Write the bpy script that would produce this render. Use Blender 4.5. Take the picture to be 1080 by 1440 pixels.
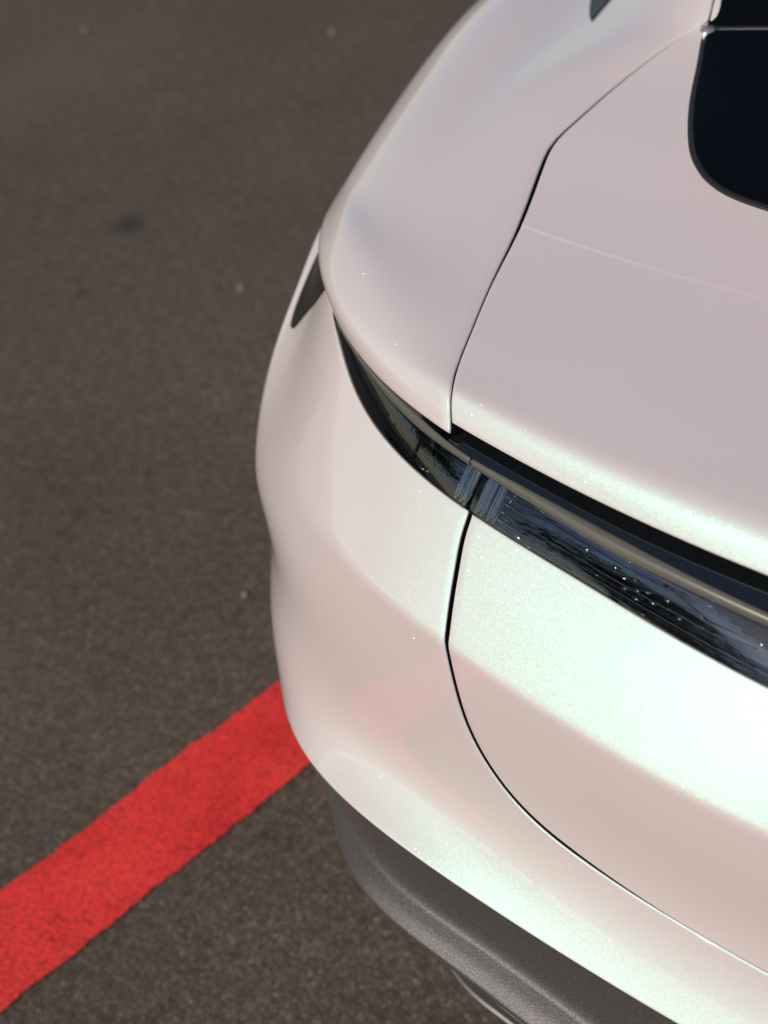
import bpy, bmesh, math, random
import numpy as np
from mathutils import Vector, Matrix, Euler

# ------------------------------------------------------------------ camera, sky, sun, exposure
scn = bpy.context.scene
for o in list(bpy.data.objects):
    bpy.data.objects.remove(o)
col = scn.collection
R = math.radians

def look_axes(pitch, yaw, roll):
    f = np.array([math.sin(yaw)*math.cos(pitch), math.cos(yaw)*math.cos(pitch), -math.sin(pitch)])
    r = np.array([math.cos(yaw), -math.sin(yaw), 0.0])
    u = np.cross(r, f)
    c, s = math.cos(roll), math.sin(roll)
    return c*r + s*u, -s*r + c*u, f

CAM = np.array([-0.118, -0.727, 1.73])
rx, ux, fx = look_axes(R(40.2), R(-32.6), R(-8.9))
cam_d = bpy.data.cameras.new('camera')
cam = bpy.data.objects.new('camera', cam_d)
col.objects.link(cam)
m = Matrix(((rx[0], ux[0], -fx[0], CAM[0]), (rx[1], ux[1], -fx[1], CAM[1]), (rx[2], ux[2], -fx[2], CAM[2]), (0, 0, 0, 1)))
cam.matrix_world = m
cam_d.sensor_fit = 'VERTICAL'
cam_d.sensor_height = 36.0
cam_d.lens = 1947.0/1440.0*36.0
cam_d.clip_start = 0.05
cam_d.clip_end = 500.0
cam_d.dof.use_dof = True
cam_d.dof.focus_distance = 1.30
cam_d.dof.aperture_fstop = 3.6
cam_d.dof.aperture_blades = 7
scn.camera = cam

SUN = Vector((-0.31, -0.70, 0.61)).normalized()          # towards the sun
world = bpy.data.worlds.new('World')
scn.world = world
world.use_nodes = True
wn = world.node_tree.nodes
wl = world.node_tree.links
bg = wn['Background']
sky = wn.new('ShaderNodeTexSky')
sky.sky_type = 'NISHITA'
sky.sun_disc = False
sky.sun_elevation = math.asin(SUN.z)
sky.sun_rotation = math.atan2(SUN.x, SUN.y)
sky.air_density = 1.0
sky.dust_density = 0.4
wl.new(sky.outputs['Color'], bg.inputs['Color'])
bg.inputs['Strength'].default_value = 0.085

sun_d = bpy.data.lights.new('sun', 'SUN')
sun_d.energy = 3.8
sun_d.angle = R(0.55)
sun_d.color = (1.0, 0.955, 0.90)
sun = bpy.data.objects.new('sun', sun_d)
col.objects.link(sun)
sun.rotation_euler = SUN.to_track_quat('Z', 'Y').to_euler()
sun.location = (0, 0, 8)

scn.view_settings.view_transform = 'Standard'
scn.view_settings.look = 'None'
scn.view_settings.gamma = 1.0
scn.view_settings.use_curve_mapping = False
scn.view_settings.exposure = 0.0

# ------------------------------------------------------------------ helpers
def tag(o, label=None, cat=None, group=None, kind=None):
    if label: o['label'] = label
    if cat: o['category'] = cat
    if group: o['group'] = group
    if kind: o['kind'] = kind
    return o

def empty(name, loc=(0, 0, 0)):
    o = bpy.data.objects.new(name, None)
    o.location = loc
    o.empty_display_size = 0.1
    col.objects.link(o)
    return o

def link(name, me, mat, parent=None, smooth=True):
    o = bpy.data.objects.new(name, me)
    col.objects.link(o)
    if mat is not None:
        me.materials.append(mat)
        if mat.name == 'pearl_paint': me.materials.append(M_black)
    if smooth:
        me.polygons.foreach_set('use_smooth', [True]*len(me.polygons))
    if parent is not None:
        o.parent = parent
    return o

def from_bm(name, bm, mat, parent=None, smooth=True, sharp=None):
    me = bpy.data.meshes.new(name)
    bm.normal_update()
    bm.to_mesh(me)
    bm.free()
    o = link(name, me, mat, parent, smooth)
    if sharp:
        me.set_sharp_from_angle(angle=R(sharp))
    return o

def spline(xk, yk):
    """natural cubic spline through (xk, yk); yk may have several columns"""
    xk = np.asarray(xk, float); yk = np.asarray(yk, float)
    n = len(xk)
    h = np.diff(xk)
    A = np.zeros((n, n)); B = np.zeros((n,) + yk.shape[1:])
    A[0, 0] = A[-1, -1] = 1
    for i in range(1, n-1):
        A[i, i-1] = h[i-1]; A[i, i] = 2*(h[i-1]+h[i]); A[i, i+1] = h[i]
        B[i] = 6*((yk[i+1]-yk[i])/h[i] - (yk[i]-yk[i-1])/h[i-1])
    M = np.linalg.solve(A, B.reshape(n, -1)).reshape(B.shape)
    def f(x):
        i = int(np.clip(np.searchsorted(xk, x)-1, 0, n-2))
        a, b = xk[i+1]-x, x-xk[i]
        return (M[i]*a**3 + M[i+1]*b**3)/(6*h[i]) + (yk[i]/h[i]-M[i]*h[i]/6)*a + (yk[i+1]/h[i]-M[i+1]*h[i]/6)*b
    return f

def even(xk, yk):
    """spline made symmetric about x = 0"""
    xk = np.asarray(xk, float); yk = np.asarray(yk, float)
    return spline(np.concatenate([-xk[:0:-1], xk]), np.concatenate([yk[:0:-1], yk]))

PIV = 1.1                                  # the tail is laid out in polar form about (0, PIV)
def polar(phi, r, z):
    p = R(phi)
    return np.array([-math.sin(p)*r, PIV - math.cos(p)*r, z])

# ------------------------------------------------------------------ tail surface (lower lid and bumper)
PH = [0, 14, 24, 33, 42, 48, 54, 58, 61, 64, 68, 75]
ROWS = {
 'F2': ([1.117,1.116,1.116,1.133,1.134,1.120,1.111,1.106,1.101,1.095,1.086,1.075], [.892,.893,.896,.897,.900,.910,.911,.908,.904,.895,.875,.850]),
 'F3': ([1.176,1.184,1.195,1.212,1.216,1.209,1.197,1.176,1.142,1.117,1.096,1.075], [.810,.811,.815,.814,.793,.771,.760,.783,.825,.848,.862,.845]),
 'A':  ([1.179,1.187,1.199,1.221,1.236,1.237,1.229,1.195,1.156,1.131,1.104,1.078], [.755,.755,.760,.760,.740,.712,.700,.752,.803,.832,.848,.830]),
 'B':  ([1.182,1.189,1.204,1.231,1.250,1.241,1.222,1.195,1.165,1.140,1.108,1.078], [.672,.672,.672,.667,.655,.635,.630,.645,.670,.690,.700,.700]),
 'C':  ([1.200,1.206,1.221,1.243,1.270,1.258,1.230,1.202,1.175,1.150,1.115,1.078], [.605,.605,.600,.582,.560,.545,.540,.545,.550,.555,.560,.560]),
 'F6': ([1.231,1.235,1.258,1.287,1.284,1.260,1.228,1.200,1.172,1.146,1.112,1.075], [.560,.560,.560,.542,.487,.470,.470,.470,.470,.470,.470,.470]),
}
RF = {k: (even(PH, v[0]), even(PH, v[1])) for k, v in ROWS.items()}
VK = [0.0, 0.15, 0.30, 0.42, 0.60, 0.80, 1.0]

def row(k, phi):
    return np.array([RF[k][0](phi), RF[k][1](phi)])

def S_rz(phi, v):
    f2, f3, a, b, c, f6 = (row(k, phi) for k in ('F2', 'F3', 'A', 'B', 'C', 'F6'))
    bul = 0.003 if phi < 45 else 0.003 - 0.014*min(1, (phi-45)/10)
    g = (f2+f3)/2 + np.array([bul, 0.0])
    def up(v):
        t = v/0.30
        return f2*(1-t)*(1-2*t) + g*4*t*(1-t) + f3*t*(2*t-1)
    lo = spline(VK[2:], np.array([f3, a, b, c, f6]))
    h = 0.014 if phi < 34 else 0.014 + 0.04*min(1, (phi-34)/18)
    if v <= 0.30-h: return up(v)
    if v >= 0.30+h: return lo(v)
    t = (v-0.30+h)/(2*h)
    return up(0.30-h)*(1-t)**2 + f3*2*t*(1-t) + lo(0.30+h)*t*t

def S(phi, v):
    r, z = S_rz(phi, v)
    return polar(phi, r, z)

# ------------------------------------------------------------------ deck surface (upper lid, window)
# (left x, left y, left z, centre y, centre z, power)
DROWS = [
 (-.609, .177, .960, .034, .966, 1.9), (-.6105, .181, .9665, .039, .974, 1.9), (-.6135, .190, .9765, .049, .986, 1.87), (-.6145, .1945, .9795, .0545, .9895, 1.85),
 (-.6165, .202, .9815, .063, .993, 1.8), (-.621, .218, .983, .079, .996, 1.75), (-.631, .273, .988, .135, 1.002, 1.8), (-.643, .355, .995, .220, 1.010, 1.95),
 (-.652, .454, 1.005, .330, 1.022, 2.1), (-.668, .560, 1.019, .450, 1.040, 2.1), (-.6705, .602, 1.026, .505, 1.050, 2.0),
 (-.661, .638, 1.033, .560, 1.060, 2.0), (-.640, .703, 1.045, .640, 1.075, 2.0), (-.6155, .757, 1.058, .715, 1.092, 2.0), (-.594, .791, 1.069, .765, 1.103, 2.0), (-.578, .8065, 1.076, .790, 1.110, 2.0), (-.5655, .816, 1.083, .803, 1.116, 2.0),
 (-.5665, .840, 1.094, .830, 1.126, 2.0), (-.568, .88, 1.112, .875, 1.142, 2.0), (-.571, .95, 1.142, .95, 1.172, 2.0), (-.575, 1.1, 1.200, 1.1, 1.235, 2.0), (-.570, 1.5, 1.320, 1.5, 1.362, 2.0), (-.560, 1.8, 1.355, 1.8, 1.398, 2.0),
]
_d = np.array(DROWS)
DB = np.concatenate([[0], np.cumsum(np.linalg.norm(np.diff(_d[:, :3], axis=0), axis=1))])
_df = spline(DB, _d)
B_SPOILER, B_LID, B_ROOF = DB[8], DB[16], DB[21]

def D(a, b):
    """a: 0 at the left shut line, 1 on the centreline; b: metres forward along the shut line"""
    lx, ly, lz, cy, cz, p = _df(b)
    t = 1-a
    k = (b-B_SPOILER)/.0015
    if k > -3 and b < B_LID:                      # step of the spoiler joint, dying out towards the middle
        cz0 = 0.0005*max(0, min(1, (.62-a)/.55))*(1/(1+math.exp(-max(-30, min(30, 2.2*k)))) - min(1, max(0, (b-B_SPOILER)/.10)))
        lz += cz0; cz += cz0
    return np.array([lx*t, cy+(ly-cy)*abs(t)**p, cz+(lz-cz)*t*t])

# ------------------------------------------------------------------ fender surface
FS = np.array([
 [(-.615,.170,.951),(-.683,.214,.947),(-.776,.289,.940),(-.867,.396,.927),(-.936,.512,.910),(-.985,.640,.880),(-1.015,.720,.820),(-1.020,.760,.720)],
 [(-.617,.177,.963),(-.687,.221,.960),(-.783,.297,.953),(-.875,.404,.939),(-.942,.520,.919),(-.989,.645,.883),(-1.017,.724,.821),(-1.022,.764,.722)],
 [(-.621,.205,.977),(-.695,.247,.975),(-.790,.326,.970),(-.881,.434,.955),(-.946,.548,.929),(-.993,.662,.888),(-1.020,.738,.822),(-1.024,.775,.725)],
 [(-.648,.357,.992),(-.720,.384,.990),(-.810,.440,.982),(-.894,.530,.963),(-.957,.625,.935),(-1.002,.720,.888),(-1.028,.785,.822),(-1.030,.820,.740)],
 [(-.676,.565,1.017),(-.738,.580,1.015),(-.815,.612,1.000),(-.897,.670,.983),(-.967,.745,.950),(-1.012,.805,.892),(-1.035,.860,.822),(-1.036,.880,.760)],
 [(-.645,.708,1.044),(-.712,.725,1.042),(-.800,.765,1.016),(-.895,.825,1.000),(-.975,.885,.965),(-1.022,.930,.900),(-1.040,.970,.822),(-1.040,.980,.775)],
 [(-.571,.818,1.082),(-.655,.850,1.064),(-.775,.915,1.024),(-.893,.990,1.012),(-.983,1.045,.975),(-1.027,1.085,.903),(-1.043,1.10,.822),(-1.043,1.10,.785)],
 [(-.579,1.10,1.199),(-.664,1.15,1.110),(-.778,1.22,1.032),(-.890,1.28,1.008),(-.980,1.32,.970),(-1.022,1.34,.900),(-1.036,1.36,.822),(-1.036,1.36,.750)],
 [(-.575,1.50,1.318),(-.690,1.55,1.190),(-.800,1.60,1.035),(-.890,1.63,.985),(-.965,1.65,.945),(-1.005,1.66,.880),(-1.018,1.67,.800),(-1.015,1.67,.620)],
])
FU = [0, .014, .045, .19, .41, .57, .75, 1.02, 1.42]
FV = [0, .08, .20, .34, .46, .58, .68, .80]
_fs = spline(FU, FS)
# the fender meets the lid and the window along the same shut line
_yb = [min(np.linspace(-.01, DB[-1], 4000), key=lambda b: abs(_df(b)[1]-s[0][1])+abs(_df(b)[0]-s[0][0])) for s in FS]
_ub = spline(FU, np.array(_yb))
SHUT = spline([-.02, .03, .12, .22, .30, .42, .52, .62, .75, 2.0], [.0022, .0022, .0016, .0024, .0040, .0042, .0032, .0028, .0028, .0020])
def FN(u, v):
    sec = _fs(u)
    p = spline(FV, sec)(v)
    if v < .12:
        b = _ub(u)
        q = D(0, b); t = _df(b+.002)[:2]-_df(b-.002)[:2]
        t /= np.linalg.norm(t)
        w = SHUT(b)
        tgt = np.array([q[0]-t[1]*w, q[1]+t[0]*w, q[2]-.0006])
        p = p + (tgt-sec[0])*(1-v/.12)**2
    return p

def invert(f, x, y, g):
    """parameters whose point has plan position (x, y)"""
    g = np.array(g, float)
    for _ in range(40):
        p = f(*g); e = 1e-4
        J = np.stack([(f(g[0]+e, g[1])-p)[:2]/e, (f(g[0], g[1]+e)-p)[:2]/e], 1)
        st = np.linalg.solve(J, np.array([x, y])-p[:2])
        g = g + np.clip(st, -.1, .1)
    return g

# ------------------------------------------------------------------ patches
def poly_curve(pts):
    """smooth curve through 2D parameter points, t in 0..1 by chord"""
    pts = np.array(pts, float)
    sc = np.array([0.021, 0.42])
    d = np.concatenate([[0], np.cumsum(np.linalg.norm(np.diff(pts*sc, axis=0), axis=1))])
    f = spline(d/d[-1], pts)
    return f

def line(p, q):
    p = np.array(p, float); q = np.array(q, float)
    return lambda t: p + (q-p)*t

def coons(f, top, bottom, left, right, nu, nv, us=None, vs=None):
    """top/bottom run left to right, left/right run top to bottom, all in the domain of f"""
    us = np.linspace(0, 1, nu+1) if us is None else np.asarray(us)
    vs = np.linspace(0, 1, nv+1) if vs is None else np.asarray(vs)
    T = [np.array(top(u)) for u in us]; Bt = [np.array(bottom(u)) for u in us]
    L = [np.array(left(v)) for v in vs]; Rr = [np.array(right(v)) for v in vs]
    g = np.zeros((len(vs), len(us), 3))
    for j, v in enumerate(vs):
        for i, u in enumerate(us):
            p = (1-v)*T[i] + v*Bt[i] + (1-u)*L[j] + u*Rr[j] \
                - ((1-u)*(1-v)*T[0] + u*(1-v)*T[-1] + (1-u)*v*Bt[0] + u*v*Bt[-1])
            g[j, i] = f(*p)
    return g

def grid(f, us, vs):
    return np.array([[f(u, v) for u in us] for v in vs])

def bm_grids(grids, out, mirror=False, weld=2e-5):
    """welds grids of points into one bmesh with its normals turned towards out"""
    bm = bmesh.new()
    for s in ((1, -1) if mirror else (1,)):
        for g in grids:
            vv = [[bm.verts.new((p[0]*s, p[1], p[2])) for p in r_] for r_ in g]
            for j in range(len(vv)-1):
                for i in range(len(vv[0])-1):
                    q = [vv[j][i], vv[j][i+1], vv[j+1][i+1], vv[j+1][i]]
                    if (q[0].co-q[1].co).length < 1e-6: q.pop(1)
                    elif (q[2].co-q[3].co).length < 1e-6: q.pop(2)
                    if len({tuple(round(c, 6) for c in x.co) for x in q}) >= 3:
                        try: bm.faces.new(q)
                        except ValueError: pass
    bmesh.ops.remove_doubles(bm, verts=bm.verts, dist=weld)
    bmesh.ops.recalc_face_normals(bm, faces=bm.faces)
    bm.normal_update()
    bm.faces.ensure_lookup_table()
    tot = sum((f_.normal.dot(Vector(out(f_.calc_center_median())))*f_.calc_area() for f_ in bm.faces))
    if tot < 0:
        bmesh.ops.reverse_faces(bm, faces=bm.faces)
    bm.normal_update()
    return bm

def flange(bm, r=0.0016, depth=0.014):
    """rounds the open rim of a sheet and turns it inwards, as on a pressed panel"""
    bm.normal_update()
    rim = [e for e in bm.edges if len(e.link_faces) == 1]
    tang = {}; nor = {}
    for e in rim:
        f_ = e.link_faces[0]
        mid = (e.verts[0].co+e.verts[1].co)/2
        d = (e.verts[1].co-e.verts[0].co)
        if d.length < 1e-9: continue
        t = d.normalized().cross(f_.normal)
        if t.dot(mid-f_.calc_center_median()) < 0: t = -t
        for v in e.verts:
            tang[v] = tang.get(v, Vector((0, 0, 0))) + t
            nor[v] = v.normal.copy()
    rings = []
    for k, (a, b) in enumerate(((0.6, -0.18), (1.0, -1.0), (1.0, -1.0-depth/r))):
        rings.append({v: bm.verts.new(v.co + tang[v].normalized()*a*r + nor[v]*b*r) for v in tang})
    for e in rim:
        a, b = e.verts
        if a not in tang or b not in tang: continue
        f_ = e.link_faces[0]
        vs = list(f_.verts)
        ia = vs.index(a)
        fwd = vs[(ia+1) % len(vs)] == b
        prev = (a, b)
        for rg in rings:
            nx = (rg[a], rg[b])
            nf = bm.faces.new((prev[1], prev[0], nx[0], nx[1]) if fwd else (prev[0], prev[1], nx[1], nx[0]))
            if rg is rings[-1]: nf.material_index = 1     # flange wall blackened to paint deep shade into the shut lines
            prev = nx
    return bm

def out_tail(c):
    return (c.x, c.y-PIV, 0.35)

# ------------------------------------------------------------------ materials
def mat(name):
    mt = bpy.data.materials.new(name)
    mt.use_nodes = True
    n = mt.node_tree.nodes; l = mt.node_tree.links
    n.clear()
    out = n.new('ShaderNodeOutputMaterial')
    return mt, n, l, out

def principled(n, **kw):
    p = n.new('ShaderNodeBsdfPrincipled')
    for k, v in kw.items():
        p.inputs[k.replace('_', ' ')].default_value = v if not (isinstance(v, tuple) and len(v) == 3) else v+(1.0,)
    return p

def coords(n, l, scale=1.0, kind='Object'):
    tc = n.new('ShaderNodeTexCoord')
    return tc.outputs[kind]

def noise(n, l, vec, scale, detail=3.0, rough=0.55):
    t = n.new('ShaderNodeTexNoise')
    t.inputs['Scale'].default_value = scale
    t.inputs['Detail'].default_value = detail
    t.inputs['Roughness'].default_value = rough
    l.new(vec, t.inputs['Vector'])
    return t

def ramp(n, l, fac, stops):
    r_ = n.new('ShaderNodeValToRGB')
    el = r_.color_ramp.elements
    while len(el) < len(stops): el.new(0.5)
    for e, (p, c) in zip(el, stops):
        e.position = p
        e.color = (c, c, c, 1) if not isinstance(c, tuple) else c+(1.0,)
    l.new(fac, r_.inputs['Fac'])
    return r_

def mixc(n, l, fac, a, b, mode='MIX'):
    mx = n.new('ShaderNodeMix')
    mx.data_type = 'RGBA'; mx.blend_type = mode
    for i, s in ((0, fac), (6, a), (7, b)):
        if hasattr(s, 'is_linked') or hasattr(s, 'links'): l.new(s, mx.inputs[i])
        else: mx.inputs[i].default_value = s if not (isinstance(s, tuple) and len(s) == 3) else s+(1.0,)
    return mx.outputs[2]

def simple(name, color, rough=0.5, metal=0.0, coat=0.0, spec=0.5, var=0.0, scale=60.0, bump=0.0):
    mt, n, l, out = mat(name)
    p = principled(n, Base_Color=color, Roughness=rough, Metallic=metal, Coat_Weight=coat, Coat_Roughness=0.03)
    p.inputs['Specular IOR Level'].default_value = spec
    v = coords(n, l)
    t = noise(n, l, v, scale, 4)
    if var:
        c = mixc(n, l, t.outputs['Fac'], tuple(x*(1-var) for x in color), tuple(min(1, x*(1+var)) for x in color))
        l.new(c, p.inputs['Base Color'])
    if bump:
        b = n.new('ShaderNodeBump'); b.inputs['Strength'].default_value = bump; b.inputs['Distance'].default_value = 0.001
        l.new(t.outputs['Fac'], b.inputs['Height']); l.new(b.outputs['Normal'], p.inputs['Normal'])
    l.new(p.outputs['BSDF'], out.inputs['Surface'])
    return mt

def pearl_paint():
    """rose white base, a broad green-white pearl lobe, rare bright flakes, clear coat"""
    mt, n, l, out = mat('pearl_paint')
    v = coords(n, l)
    fine = noise(n, l, v, 900.0, 1.0)
    big = noise(n, l, v, 5.0, 2.0)
    basec = mixc(n, l, big.outputs['Fac'], (0.715, 0.505, 0.490), (0.75, 0.535, 0.52))
    basec = mixc(n, l, 0.10, basec, fine.outputs['Color'], 'OVERLAY')
    A = principled(n, Roughness=0.5, Coat_Weight=1.0, Coat_Roughness=0.025)
    A.inputs['Coat IOR'].default_value = 1.6
    l.new(basec, A.inputs['Base Color'])
    # pearl
    vor = n.new('ShaderNodeTexVoronoi'); vor.inputs['Scale'].default_value = 1500.0
    l.new(v, vor.inputs['Vector'])
    geo = n.new('ShaderNodeNewGeometry')
    def tilt(src, amount):
        sub = n.new('ShaderNodeVectorMath'); sub.operation = 'SUBTRACT'
        l.new(src, sub.inputs[0]); sub.inputs[1].default_value = (0.5, 0.5, 0.5)
        sc = n.new('ShaderNodeVectorMath'); sc.operation = 'SCALE'
        l.new(sub.outputs[0], sc.inputs[0]); sc.inputs['Scale'].default_value = amount
        ad = n.new('ShaderNodeVectorMath'); ad.operation = 'ADD'
        l.new(geo.outputs['Normal'], ad.inputs[0]); l.new(sc.outputs[0], ad.inputs[1])
        nm = n.new('ShaderNodeVectorMath'); nm.operation = 'NORMALIZE'
        l.new(ad.outputs[0], nm.inputs[0])
        return nm.outputs[0]
    B = principled(n, Base_Color=(0.03, 0.88, 0.63), Metallic=1.0, Roughness=0.58, Coat_Weight=1.0, Coat_Roughness=0.025)
    tl = tilt(vor.outputs['Color'], 0.24)
    l.new(tl, B.inputs['Normal'])
    B2 = principled(n, Base_Color=(0.38, 0.98, 0.80), Metallic=1.0, Roughness=0.37, Coat_Weight=1.0, Coat_Roughness=0.025)
    l.new(tl, B2.inputs['Normal'])
    mB = n.new('ShaderNodeMixShader'); mB.inputs[0].default_value = 0.16
    l.new(B.outputs[0], mB.inputs[1]); l.new(B2.outputs[0], mB.inputs[2])
    mx = n.new('ShaderNodeMixShader'); mx.inputs[0].default_value = 0.23
    l.new(A.outputs[0], mx.inputs[1]); l.new(mB.outputs[0], mx.inputs[2])
    # flakes
    vf = n.new('ShaderNodeTexVoronoi'); vf.inputs['Scale'].default_value = 700.0
    l.new(v, vf.inputs['Vector'])
    sep = n.new('ShaderNodeSeparateColor'); l.new(vf.outputs['Color'], sep.inputs[0])
    vf2 = n.new('ShaderNodeTexWhiteNoise'); vf2.noise_dimensions = '3D'
    l.new(vf.outputs['Position'], vf2.inputs['Vector'])
    gt = n.new('ShaderNodeMath'); gt.operation = 'GREATER_THAN'; gt.inputs[1].default_value = 0.75
    l.new(vf2.outputs['Value'], gt.inputs[0])
    near = n.new('ShaderNodeMath'); near.operation = 'LESS_THAN'; near.inputs[1].default_value = 0.42
    l.new(vf.outputs['Distance'], near.inputs[0])
    ml = n.new('ShaderNodeMath'); ml.operation = 'MULTIPLY'
    l.new(gt.outputs[0], ml.inputs[0]); l.new(near.outputs[0], ml.inputs[1])
    ml2 = n.new('ShaderNodeMath'); ml2.operation = 'MULTIPLY'; ml2.inputs[1].default_value = 0.012
    l.new(ml.outputs[0], ml2.inputs[0])
    Fk = principled(n, Base_Color=(0.95, 0.95, 0.95), Metallic=1.0, Roughness=0.17)
    l.new(tilt(vf.outputs['Color'], 0.9), Fk.inputs['Normal'])
    m2 = n.new('ShaderNodeMixShader')
    l.new(ml2.outputs[0], m2.inputs[0]); l.new(mx.outputs[0], m2.inputs[1]); l.new(Fk.outputs[0], m2.inputs[2])
    l.new(m2.outputs[0], out.inputs['Surface'])
    return mt

def lens_glass():
    mt, n, l, out = mat('lens_glass')
    tr = n.new('ShaderNodeBsdfTransparent'); tr.inputs['Color'].default_value = (0.72, 0.74, 0.76, 1)
    gl = n.new('ShaderNodeBsdfGlossy'); gl.inputs['Roughness'].default_value = 0.012
    gl.inputs['Color'].default_value = (0.96, 0.97, 0.97, 1)
    fr = n.new('ShaderNodeFresnel'); fr.inputs['IOR'].default_value = 1.8
    v = coords(n, l)
    t = noise(n, l, v, 25.0, 1.0)
    b = n.new('ShaderNodeBump'); b.inputs['Strength'].default_value = 0.02; b.inputs['Distance'].default_value = 0.002
    l.new(t.outputs['Fac'], b.inputs['Height'])
    l.new(b.outputs['Normal'], gl.inputs['Normal']); l.new(b.outputs['Normal'], fr.inputs['Normal'])
    mx = n.new('ShaderNodeMixShader')
    l.new(fr.outputs[0], mx.inputs[0]); l.new(tr.outputs[0], mx.inputs[1]); l.new(gl.outputs[0], mx.inputs[2])
    l.new(mx.outputs[0], out.inputs['Surface'])
    return mt

def asphalt():
    mt, n, l, out = mat('asphalt')
    v = coords(n, l)
    p = principled(n, Roughness=0.82)
    p.inputs['Specular IOR Level'].default_value = 0.35
    stones = n.new('ShaderNodeTexVoronoi'); stones.inputs['Scale'].default_value = 170.0
    stones.inputs['Randomness'].default_value = 1.0
    l.new(v, stones.inputs['Vector'])
    sep = n.new('ShaderNodeSeparateColor'); l.new(stones.outputs['Color'], sep.inputs[0])
    tone = ramp(n, l, sep.outputs[0], [(0.0, (0.060, 0.0425, 0.029)), (0.6, (0.091, 0.0655, 0.0445)), (0.95, (0.115, 0.084, 0.058)), (1.0, (0.16, 0.12, 0.085))])
    big = noise(n, l, v, 1.3, 5, 0.6)
    bigr = ramp(n, l, big.outputs['Fac'], [(0.3, 0.80), (0.7, 1.15)])
    c = mixc(n, l, 1.0, tone.outputs[0], bigr.outputs[0], 'MULTIPLY')
    mid = noise(n, l, v, 42.0, 4, 0.65)
    midr = ramp(n, l, mid.outputs['Fac'], [(0.30, 0.74), (0.68, 1.20)])
    c = mixc(n, l, 1.0, c, midr.outputs[0], 'MULTIPLY')
    edge = ramp(n, l, stones.outputs['Distance'], [(0.30, 1.10), (0.75, 0.70)])
    c = mixc(n, l, 1.0, c, edge.outputs[0], 'MULTIPLY')
    # oil spots at their places on the ground
    for (sx, sy, sr, amt) in ((-2.405, 1.821, .045, .55), (-2.43, 1.86, .03, .7), (-2.326, 1.499, .02, .55), (-2.62, 1.93, .035, .8)):
        ds = n.new('ShaderNodeVectorMath'); ds.operation = 'DISTANCE'
        l.new(v, ds.inputs[0]); ds.inputs[1].default_value = (sx, sy, 0)
        jit = n.new('ShaderNodeMath'); jit.operation = 'MULTIPLY_ADD'; jit.inputs[1].default_value = sr*0.9
        l.new(mid.outputs['Fac'], jit.inputs[0]); l.new(ds.outputs['Value'], jit.inputs[2])
        sr_ = ramp(n, l, jit.outputs[0], [(sr*.8, amt), (sr*1.8, 1.0)])
        c = mixc(n, l, 1.0, c, sr_.outputs[0], 'MULTIPLY')
    l.new(c, p.inputs['Base Color'])
    b = n.new('ShaderNodeBump'); b.inputs['Strength'].default_value = 0.45; b.inputs['Distance'].default_value = 0.0022
    sub = n.new('ShaderNodeMath'); sub.operation = 'MULTIPLY_ADD'; sub.inputs[1].default_value = -0.8
    l.new(stones.outputs['Distance'], sub.inputs[0]); l.new(mid.outputs['Fac'], sub.inputs[2])
    l.new(sub.outputs[0], b.inputs['Height']); l.new(b.outputs['Normal'], p.inputs['Normal'])
    l.new(p.outputs[0], out.inputs['Surface'])
    return mt

def line_paint():
    mt, n, l, out = mat('red_line_paint')
    v = coords(n, l)
    p = principled(n, Roughness=0.55)
    stones = n.new('ShaderNodeTexVoronoi'); stones.inputs['Scale'].default_value = 210.0
    l.new(v, stones.inputs['Vector'])
    t = noise(n, l, v, 190.0, 4, 0.85)
    w = noise(n, l, v, 5.0, 4, 0.6)
    ad = n.new('ShaderNodeMath'); ad.operation = 'MULTIPLY_ADD'; ad.inputs[1].default_value = 0.35
    l.new(w.outputs['Fac'], ad.inputs[0]); l.new(t.outputs['Fac'], ad.inputs[2])
    pits = ramp(n, l, ad.outputs[0], [(0.52, 1.0), (0.68, 0.0)])
    red = mixc(n, l, w.outputs['Fac'], (0.78, 0.008, 0.005), (0.93, 0.060, 0.042))
    red = mixc(n, l, pits.outputs[0], red, (0.34, 0.012, 0.010))
    deep = ramp(n, l, ad.outputs[0], [(0.44, 1.0), (0.51, 0.0)])
    red = mixc(n, l, deep.outputs[0], red, (0.06, 0.03, 0.026))
    pit = ramp(n, l, stones.outputs['Distance'], [(0.35, 1.0), (0.75, 0.58)])
    red = mixc(n, l, 1.0, red, pit.outputs[0], 'MULTIPLY')
    l.new(red, p.inputs['Base Color'])
    b = n.new('ShaderNodeBump'); b.inputs['Strength'].default_value = 0.45; b.inputs['Distance'].default_value = 0.002
    sub = n.new('ShaderNodeMath'); sub.operation = 'MULTIPLY_ADD'; sub.inputs[1].default_value = -0.6
    l.new(stones.outputs['Distance'], sub.inputs[0]); l.new(t.outputs['Fac'], sub.inputs[2])
    l.new(sub.outputs[0], b.inputs['Height']); l.new(b.outputs['Normal'], p.inputs['Normal'])
    l.new(p.outputs[0], out.inputs['Surface'])
    return mt

def grained_plastic():
    mt, n, l, out = mat('grained_grey_plastic')
    v = coords(n, l)
    t = noise(n, l, v, 620.0, 3, 0.65)
    c = ramp(n, l, t.outputs['Fac'], [(0.3, (0.060, 0.052, 0.047)), (0.55, (0.105, 0.093, 0.085)), (0.75, (0.20, 0.18, 0.165))])
    p = principled(n, Roughness=0.48, Metallic=0.55)
    l.new(c.outputs[0], p.inputs['Base Color'])
    b = n.new('ShaderNodeBump'); b.inputs['Strength'].default_value = 0.5; b.inputs['Distance'].default_value = 0.0008
    l.new(t.outputs['Fac'], b.inputs['Height']); l.new(b.outputs['Normal'], p.inputs['Normal'])
    l.new(p.outputs[0], out.inputs['Surface'])
    return mt

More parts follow.
